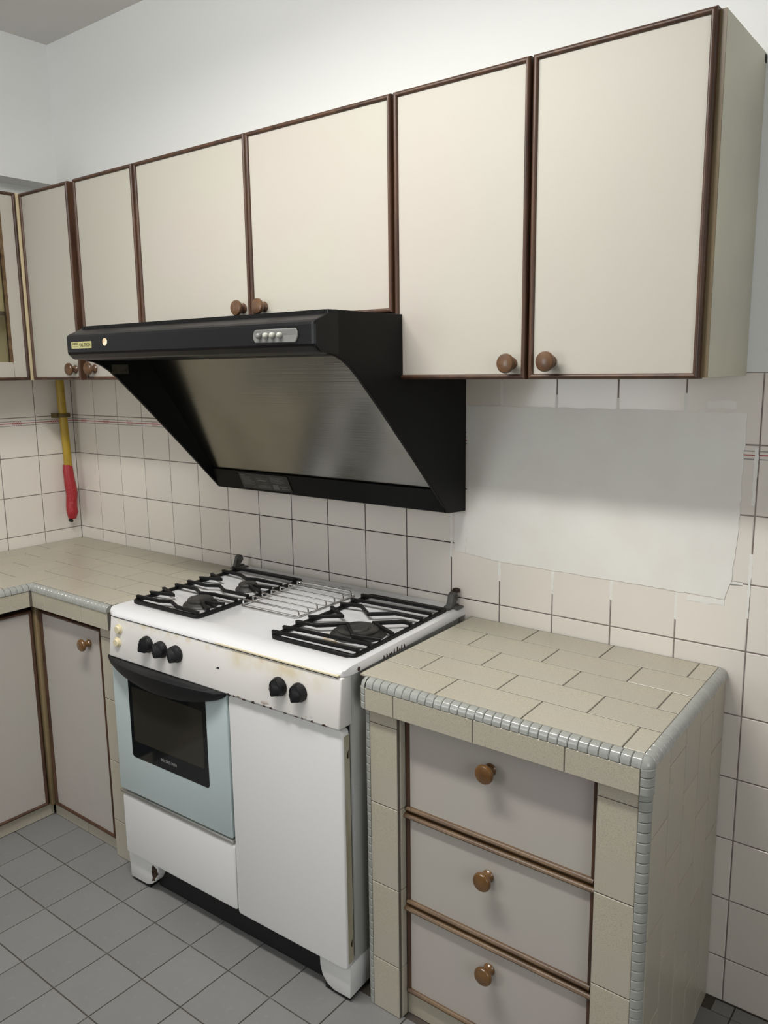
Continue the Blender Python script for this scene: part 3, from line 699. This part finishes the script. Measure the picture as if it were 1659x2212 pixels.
def pan_support(label, u0, u1, v0, v1, bars):
    t = thing('pan_support', label, 'pan support', (OX, OY, 0), YAW, 'cast iron pan supports')
    f = MB(); rframe(f, u0, u1, v0, v1, 0.016, 0.0100, FZ0, FZ1); f.build('frame', IRON, t, True, 0.0015, 1)
    for pts in bars:
        zt = BZ - 0.0048
        P = [(*p, zt) for p in pts]
        # end posts where a bar meets the frame
        def end(p):
            u, v = p
            return u <= u0 + 0.012 or u >= u1 - 0.012
        q = list(P)
        if end(pts[0]): q = [(pts[0][0], pts[0][1], FZ1 - .004), (pts[0][0], pts[0][1], zt)] + q[1:]
        if end(pts[-1]): q = q[:-1] + [(pts[-1][0], pts[-1][1], zt), (pts[-1][0], pts[-1][1], FZ1 - .004)]
        MB().tube(q, 0, flat=(0.0078, 0.0098)).build('bar', IRON, t, True)
        for e_, ok in ((pts[0], end(pts[0])), ):
            if ok: pass
L0, L1 = 0.026, 0.300
pan_support('left cast iron pan support spanning two burners', L0, L1, 0.066, 0.505, [
    [(0.0305, 0.086), (0.118, 0.088), (0.156, 0.102), (0.210, 0.077), (0.2955, 0.073)],
    [(0.0305, 0.133), (0.110, 0.150), (0.0305, 0.181)],
    [(0.0305, 0.229), (0.118, 0.228), (0.158, 0.206), (0.205, 0.218), (0.2955, 0.216)],
    [(0.0305, 0.277), (0.112, 0.272), (0.150, 0.292), (0.200, 0.262), (0.2955, 0.262)],
    [(0.0305, 0.324), (0.100, 0.346), (0.0305, 0.373)],
    [(0.0305, 0.423), (0.115, 0.415), (0.162, 0.392), (0.198, 0.404), (0.2955, 0.403)],
    [(0.0305, 0.470), (0.2955, 0.462)],
    [(0.2955, 0.312), (0.212, 0.344), (0.2955, 0.358)],
    [(0.2955, 0.110), (0.222, 0.148), (0.2955, 0.168)]])
R0, R1 = 0.564, 0.826
pan_support('right cast iron pan support over the large wok burner', R0, R1, 0.062, 0.490, [
    [(0.5685, 0.074), (0.8215, 0.082)],
    [(0.5685, 0.114), (0.8215, 0.128)],
    [(0.5685, 0.163), (0.630, 0.168), (0.688, 0.218), (0.752, 0.155), (0.8215, 0.172)],
    [(0.5685, 0.210), (0.638, 0.262), (0.5685, 0.308)],
    [(0.5685, 0.350), (0.628, 0.360), (0.686, 0.312), (0.742, 0.358), (0.8215, 0.358)],
    [(0.8215, 0.222), (0.740, 0.262), (0.798, 0.312), (0.8215, 0.306)],
    [(0.5685, 0.398), (0.8215, 0.404)],
    [(0.5685, 0.447), (0.8215, 0.453)]])

def wire_rack():
    t = thing('wire_rack', 'chrome wire rack on the hob between the two pan supports', 'rack', (OX, OY, 0), YAW)
    u0, u1, v0, v1 = 0.3165, 0.5205, 0.205, 0.462
    z = HZ + 0.003; zt = HZ + 0.0185
    f = MB()
    f.tube([(u0 + .03, v0, z), (u0 + .006, v0 + .001, z), (u0, v0 + .008, z), (u0, v1 - .008, z), (u0 + .006, v1, z), (u1 - .006, v1, z), (u1, v1 - .008, z), (u1, v0 + .008, z), (u1 - .006, v0 + .001, z), (u0 + .03, v0, z)], 0.0026, 8)
    f.build('frame', CHROME, t, True)
    for k in range(7):
        v = v0 + 0.012 + k * 0.0372
        MB().tube([(u0, v, z), (u0, v, zt - .004), (u0 + .0015, v, zt - .0012), (u0 + .005, v, zt), (u1 - .005, v, zt), (u1 - .0015, v, zt - .0012), (u1, v, zt - .004), (u1, v, z)], 0.0024, 8).build('wire', CHROME, t, True)
wire_rack()

# the stove's carcass is slightly out of square, leaning with the counter joints
def out_of_square(root, k):
    for o in root.children_recursive:
        if o.type == 'MESH' and o.location.length < 1e-6:
            for v in o.data.vertices: v.co.x -= k * v.co.y
for _o in [o for o in bpy.data.objects if o.type == 'EMPTY' and o.name.split('.')[0] in ('gas_stove', 'pan_support', 'wire_rack')]:
    out_of_square(_o, 0.018 if _o.name.startswith('wire') else 0.045)
# ------------------------------------------------------------------ tiled counters
CZ = 0.813
def trim_run(parent, a, b, out, up, pitch=0.0197, r=0.0195, gap=0.0010, name='edge_tile'):
    """quarter-round edge tiles from a to b; a, b = inner corner line (centre of the round), out and up the two outward directions."""
    a, b, O, Up = Vector(a), Vector(b), Vector(out), Vector(up)
    t = (b - a); n = max(1, round(t.length / pitch)); t.normalize(); p = (b - a).length / n
    key = ('trim', tuple(round(v, 3) for v in O), tuple(round(v, 3) for v in Up), tuple(round(v, 3) for v in t), round(p, 4), r)
    me = _tc.get(key)
    if me is None:
        mb = MB()
        pr = [(0, 0)] + [(r * math.cos(q) ** 0.8 if math.cos(q) > 1e-6 else 0.0, r * math.sin(q) ** 0.8 if math.sin(q) > 1e-6 else 0.0) for q in [math.pi / 2 * k / 7 for k in range(8)]]
        rings = []
        for s, k in ((gap / 2, 0.93), (gap / 2 + 0.0015, 1.0), (p - gap / 2 - 0.0015, 1.0), (p - gap / 2, 0.93)):
            rings.append([O * (x * k) + Up * (y * k) + t * s for x, y in pr])
        mb.rings(rings)
        o = mb.build(name, TRIMT, None, True); me = o.data; bpy.data.objects.remove(o); _tc[key] = me
    for i in range(n):
        o = link(name, me, parent); o.location = a + t * (p * i)
def counter_r():
    t = thing('tiled_counter', 'beige tiled counter with grey rounded edge tiles, right of the stove', 'counter', group='tiled counters')
    def X(x, y): return x - 0.037 * (y + 0.5)
    c = MB()
    xl, xr, yf = 1.893, 2.5165, -0.500
    def slab(x0, x1, y0, y1, z0, z1): c.add([(X(x0, y0), y0, z0), (X(x1, y0), y0, z0), (X(x1, y1), y1, z0), (X(x0, y1), y1, z0), (X(x0, y0), y0, z1), (X(x1, y0), y0, z1), (X(x1, y1), y1, z1), (X(x0, y1), y1, z1)],
        [(0, 3, 2, 1), (4, 5, 6, 7), (0, 1, 5, 4), (1, 2, 6, 5), (2, 3, 7, 6), (3, 0, 4, 7)])
    slab(1.907, 2.5175, -0.5193, -0.003, 0.7445, 0.7935); slab(1.8885, 1.907, -0.5015, -0.003, 0.7445, 0.7935); slab(2.5175, 2.5285, -0.5015, -0.003, 0.7445, 0.7935)          # slab edge
    slab(1.8765, xr, -0.4905, -0.003, 0.79, CZ - 0.0008)
    slab(1.9045, 1.9795, -0.5012, -0.003, 0.0, 0.75); slab(1.8885, 1.9045, -0.485, -0.003, 0.0, 0.75)              # left pier
    slab(2.4325, 2.5110, -0.5012, -0.003, 0.0, 0.75); slab(2.5110, 2.5280, -0.485, -0.003, 0.0, 0.75)              # right pier
    c.build('core', CGROUT, t)
    rows = [(-0.500, -0.402, [1.8765, 2.075, 2.275, 2.475]), (-0.402, -0.304, [1.973, 2.1705, 2.369]), (-0.304, -0.205, [2.074, 2.2745, 2.474]),
            (-0.205, -0.104, [1.981, 2.177, 2.377]), (-0.104, -0.0045, [2.076, 2.275, 2.475])]
    g = 0.0013
    for y0, y1, js in rows:
        xs = [1.8772] + [j for j in js if j > 1.9] + [xr]
        for a, b in zip(xs[:-1], xs[1:]):
            qtile('counter_tile', STONE, t, [(X(a, y0) + g, y0 + g, CZ - .005), (X(b, y0) - g, y0 + g, CZ - .005), (X(b, y1) - g, y1 - g, CZ - .005), (X(a, y1) + g, y1 - g, CZ - .005)], (0, 0, 1))
    # apron tiles on the front edge
    for a, b in zip([1.906, 1.983, 2.180, 2.376], [1.983, 2.180, 2.376, 2.5165]):
        tile('apron_tile', STONE, t, ((a + b) / 2, -0.5155, 0.7670), (1, 0, 0), (0, 0, 1), b - a - .0018, 0.0495, 0.005)
    # pier fronts
    for x0, x1, zs in ((1.9045, 1.9795, [0.0, 0.130, 0.323, 0.519, 0.708, 0.7445]), (2.4330, 2.5105, [0.0, 0.133, 0.326, 0.516, 0.708, 0.7445])):
        for a, b in zip(zs[:-1], zs[1:]):
            tile('pier_tile', STONE, t, ((x0 + x1) / 2, -0.4935, (a + b) / 2), (1, 0, 0), (0, 0, 1), x1 - x0 - .001, b - a - .0018, 0.009)
    for a, b in zip([0.0, 0.130, 0.323, 0.519], [0.130, 0.323, 0.519, 0.7445]):   # inner face of the left pier
        tile('pier_tile', STONE, t, (1.9795, -0.4840, (a + b) / 2), (0, 1, 0), (0, 0, 1), 0.018, b - a - .0018, 0.003)
    # right side, tall tiles in staggered columns
    cols = [-0.4925, -0.400, -0.300, -0.200, -0.100, -0.003]
    for i, (a, b) in enumerate(zip(cols[:-1], cols[1:])):
        zs = [0.0] + [z for z in ([0.15, 0.35, 0.55, 0.75] if i % 2 else [0.05, 0.25, 0.45, 0.65])] + [0.793]
        for z0, z1 in zip(zs[:-1], zs[1:]):
            p0, p1 = X(2.5285, a), X(2.5285, b)
            qtile('side_tile', STONE, t, [(p0, a + g, z0 + g), (p1, b - g, z0 + g), (p1, b - g, z1 - g), (p0, a + g, z1 - g)], (1, 0, 0), 0.004)
    # rounded edge tiles
    trim_run(t, (1.909, -0.502, CZ - .0195), (2.5185, -0.502, CZ - .0195), (0, -1, 0), (0, 0, 1))
    d = Vector((X(0, -0.003) - X(0, -0.500), 0.497, 0)).normalized()
    trim_run(t, (2.5165, -0.500, CZ - .0195), (2.5165 + d.x * 0.497, -0.003, CZ - .0195), (1, 0, 0), (0, 0, 1))
    MB().add([Vector((2.5165, -0.500, CZ - .0195)) + Vector(v) for v in [(0, 0, 0)]] , []).v
    cn = MB(); n = 7; rr_ = 0.0195; o = Vector((2.5175, -0.5015, CZ - .0195))
    ringsv = []
    for i in range(n + 1):
        a = math.pi / 2 * i / n
        ringsv.append([tuple(o + Vector((math.sin(a) * math.cos(b), -math.cos(a) * math.cos(b), math.sin(b))) * rr_) for b in [math.pi / 2 * j / n for j in range(n + 1)]])
    cn.rings(ringsv, closed=False, caps=False); cn.build('corner_tile', TRIMT, t, True)
    o2 = Vector((1.907, -0.5015, CZ - .0195)); cn = MB(); ringsv = []
    for i in range(n + 1):
        a = math.pi / 2 * i / n
        ringsv.append([tuple(o2 + Vector((-math.sin(a) * math.cos(b), -math.cos(a) * math.cos(b), math.sin(b))) * rr_) for b in [math.pi / 2 * j / n for j in range(n + 1)]])
    cn.rings(ringsv, closed=False, caps=False); cn.build('corner_tile', TRIMT, t, True)
    trim_run(t, (2.5175, -0.5015, 0.7425), (2.5175, -0.5015, CZ - .0195), (1, 0, 0), (0, -1, 0), 0.0175)
    trim_run(t, (2.5110, -0.4850, 0.0), (2.5110, -0.4850, 0.7425), (1, 0, 0), (0, -1, 0), 0.0195, 0.0200)
    trim_run(t, (1.9070, -0.5015, 0.7425), (1.9070, -0.5015, CZ - .0195), (0, -1, 0), (-1, 0, 0), 0.0175)
    trim_run(t, (1.9045, -0.4850, 0.0), (1.9045, -0.4850, 0.7425), (0, -1, 0), (-1, 0, 0), 0.0195, 0.0180)
counter_r()

def drawers():
    t = thing('drawer_unit', 'three-drawer base unit with brown wood lipping under the right counter', 'drawers')
    y = -0.4755; x0, x1 = 1.9835, 2.4270
    box('carcass', DARK, t, 1.9835, 2.4315, y + 0.024, -0.02, 0.05, 0.74)
    for z0, z1, top, kz, kx in ((0.5115, 0.7390, False, 0.674, 2.197), (0.2850, 0.5070, True, 0.436, 2.194), (0.0590, 0.2805, True, 0.221, 2.199)):
        d = MB().box(x0 + .010, x1 - .010, y, y + 0.02, z0 + .010, z1 - .008).build('drawer', LAMLOW, t)
        F = (0, -1, 0)
        mould(d, (x0, y, z0), (x0, y, z1), F, (1, 0, 0), 0.011, 0.026, 0.004)
        mould(d, (x1, y, z1), (x1, y, z0), F, (-1, 0, 0), 0.011, 0.026, 0.004)
        if top: mould(d, (x0 - .001, y, z1), (x1 + .001, y, z1), F, (0, 0, -1), 0.012, 0.030, 0.011, (0, 0), WOODW)
        mould(d, (x1 - .004, y, z0), (x0 + .004, y, z0), F, (0, 0, 1), 0.012, 0.028, 0.008, (0, 0), WOODW)
        knob(d, (kx, y, kz), (0, -1, 0), 0.0205, 0.035, KNOBD)
    box('plinth', STONE, t, x0 - .002, x1 + .004, y + 0.004, y + 0.02, 0.0, 0.0575)
drawers()

def counter_l():
    t = thing('tiled_counter', 'L-shaped beige tiled counter in the corner, left of the stove', 'counter', group='tiled counters')
    c = MB()
    c.box(0.003, 0.9650, -0.5283, -0.003, 0.7405, 0.7935); c.box(0.003, 0.5463, -1.40, -0.5283, 0.7405, 0.7935)
    c.box(0.003, 0.9650, -0.5105, -0.003, 0.79, CZ - .0008); c.box(0.003, 0.5285, -1.40, -0.5105, 0.79, CZ - .0008)
    c.box(0.893, 0.9650, -0.5107, -0.003, 0.0, 0.745)
    c.build('core', CGROUT, t)
    g = 0.0013
    def top(x0, x1, y0, y1):
        qtile('counter_tile', STONE, t, [(x0 + g, y0 + g, CZ - .005), (x1 - g, y0 + g, CZ - .005), (x1 - g, y1 - g, CZ - .005), (x0 + g, y1 - g, CZ - .005)], (0, 0, 1))
    yl = [-0.004, -0.105, -0.205, -0.305, -0.405, -0.5105]; xl = [0.004, 0.107, 0.210, 0.314, 0.417, 0.5285]
    for k in range(5):
        a = xl[k + 1] if k < 4 else 0.5150
        x = a if k < 4 else 0.5285
        nxt = a + 0.2
        while x < 0.9650 - 1e-6:
            e = min(nxt, 0.9650); top(x, e, yl[k + 1], yl[k]); x = e; nxt = e + 0.2
        y = yl[k]; nxt = y - 0.2
        lim = -1.40
        while y > lim + 1e-6:
            e = max(nxt, lim); top(xl[k], xl[k + 1], e, y); y = e; nxt = e - 0.2
    for a, b in zip([0.552, 0.629, 0.827], [0.629, 0.827, 0.963]):
        tile('apron_tile', STONE, t, ((a + b) / 2, -0.5245, 0.7660), (1, 0, 0), (0, 0, 1), b - a - .0016, 0.0520, 0.005)
    y = -0.534
    for e in (-0.70, -0.90, -1.10, -1.30):
        tile('apron_tile', STONE, t, (0.5425, (y + e) / 2, 0.7660), (0, 1, 0), (0, 0, 1), y - e - .0016, 0.0520, 0.005); y = e
    for a, b in zip([0.0, 0.122, 0.318, 0.514, 0.706], [0.122, 0.318, 0.514, 0.706, 0.7405]):
        tile('pier_tile', STONE, t, (0.929, -0.506, (a + b) / 2), (1, 0, 0), (0, 0, 1), 0.070, b - a - .0018, 0.006)
    trim_run(t, (0.552, -0.5125, CZ - .0195), (0.962, -0.5125, CZ - .0195), (0, -1, 0), (0, 0, 1))
    trim_run(t, (0.5305, -1.30, CZ - .0195), (0.5305, -0.534, CZ - .0195), (1, 0, 0), (0, 0, 1), 0.0192)
    cn = MB()   # inner corner piece: two quarter rounds meeting in a mitre
    o = Vector((0.5305, -0.5125, CZ - .0195)); r = 0.0195; A = []; B = []
    for k in range(8):
        q = math.pi / 2 * k / 7; a = r * math.cos(q); z = r * math.sin(q)
        A.append((a, z))
    cn.rings([[o + Vector((0.0215, -a, z)) for a, z in A], [o + Vector((a, -a, z)) for a, z in A], [o + Vector((a, -0.0215, z)) for a, z in A]], closed=False, caps=False)
    cn.build('corner_tile', TRIMT, t, True)
counter_l()

def base_cabinets():
    b = thing('base_cabinet', 'grey base cabinet door with round knob next to the stove', 'cabinet', group='base cabinets under the left counter')
    y = -0.5015
    box('carcass', DARK, b, 0.56, 0.886, y + 0.024, -0.02, 0.05, 0.735)
    d = door(b, 0.5435, 0.8855, 0.046, 0.7235, y, 0.0105, 0.02, LAMLOW)
    knob(d, (0.815, y, 0.6655), (0, -1, 0), 0.019, 0.034, KNOBD)
    for x0, x1 in ((0.521, 0.715), (0.715, 0.890)): tile('plinth_tile', STONE, b, ((x0 + x1) / 2, -0.490, 0.022), (1, 0, 0), (0, 0, 1), x1 - x0 - .002, 0.042, 0.006)
    box('corner_post', POST, b, 0.519, 0.5420, -0.5180, -0.497, 0.046, 0.735, 0.004, 3)
    l = thing('base_cabinet', 'grey base cabinet along the left wall beneath the L-shaped counter', 'cabinet', group='base cabinets under the left counter')
    xf = 0.523
    box('carcass', DARK, l, 0.02, xf - 0.024, -1.30, -0.53, 0.05, 0.735)
    w = 0.0105; y1, y0, z0, z1 = -0.5195, -0.98, 0.046, 0.7235
    d = MB().box(xf - 0.02, xf, y0 + w, y1 - w, z0 + w, z1 - w).build('door', LAMLOW, l)
    F = (1, 0, 0)
    mould(d, (xf, y1, z0), (xf, y1, z1), F, (0, -1, 0), w, 0.027, 0.007); mould(d, (xf, y0, z1), (xf, y0, z0), F, (0, 1, 0), w, 0.027, 0.007)
    mould(d, (xf, y0, z1), (xf, y1, z1), F, (0, 0, -1), w, 0.027, 0.007); mould(d, (xf, y1, z0), (xf, y0, z0), F, (0, 0, 1), w, 0.027, 0.007)
    for a, e in ((-0.497, -0.70), (-0.70, -0.90), (-0.90, -1.10)): tile('plinth_tile', STONE, l, (0.509, (a + e) / 2, 0.022), (0, 1, 0), (0, 0, 1), a - e - .002, 0.042, 0.006)
base_cabinets()

# ------------------------------------------------------------------ gas pipe
def pipe():
    t = thing('gas_pipe', 'yellow gas pipe with red taped end in the tiled corner', 'pipe')
    x, y = 0.034, -0.062
    MB().tube([(x, y - .006, 1.50), (x, y - .004, 1.35), (x + .001, y, 1.20), (x + .002, y + .002, 1.06)], 0.0155, 16).build('pipe', YELLOW, t, True)
    rings = []
    random.seed(3)
    for z, r, dx, dy in ((1.115, 0.0175, 0, 0), (1.09, 0.0195, 0, 0), (1.06, 0.021, 0.001, .002), (1.03, 0.0225, .003, .004), (1.00, 0.0225, .005, .006), (0.975, 0.0215, .004, .004), (0.950, 0.0205, .004, .002), (0.935, 0.022, .005, .002), (0.925, 0.0225, .005, .002), (0.915, 0.019, .005, .001), (0.900, 0.014, .005, 0)):
        rings.append([(x + dx + (r + random.uniform(-.0016, .0016)) * math.cos(q), y + dy + (r + random.uniform(-.0016, .0016)) * math.sin(q), z) for q in [2 * math.pi * k / 14 for k in range(14)]])
    rd = MB().rings(rings).build('tape_sleeve', RED, t, True)
    MB().lathe([(0.009, 0), (0.010, 0.004), (0.006, 0.006)], (x + .010, y - .010, 0.897), (0.3, -0.4, -0.6), 10).build('sleeve_mouth', DARK, rd)
    c = MB().lathe([(0.0165, 0), (0.019, 0.001), (0.019, 0.014), (0.0165, 0.015)], (x, y - .004, 1.300), (0, 0, 1), 18)
    c.box(x - .032, x + .004, y - .034, y - .016, 1.299, 1.316); c.box(x - .032, x + .004, y + .010, y + .026, 1.299, 1.316)
    c.build('clamp', DARKIRON, t, True)
pipe()
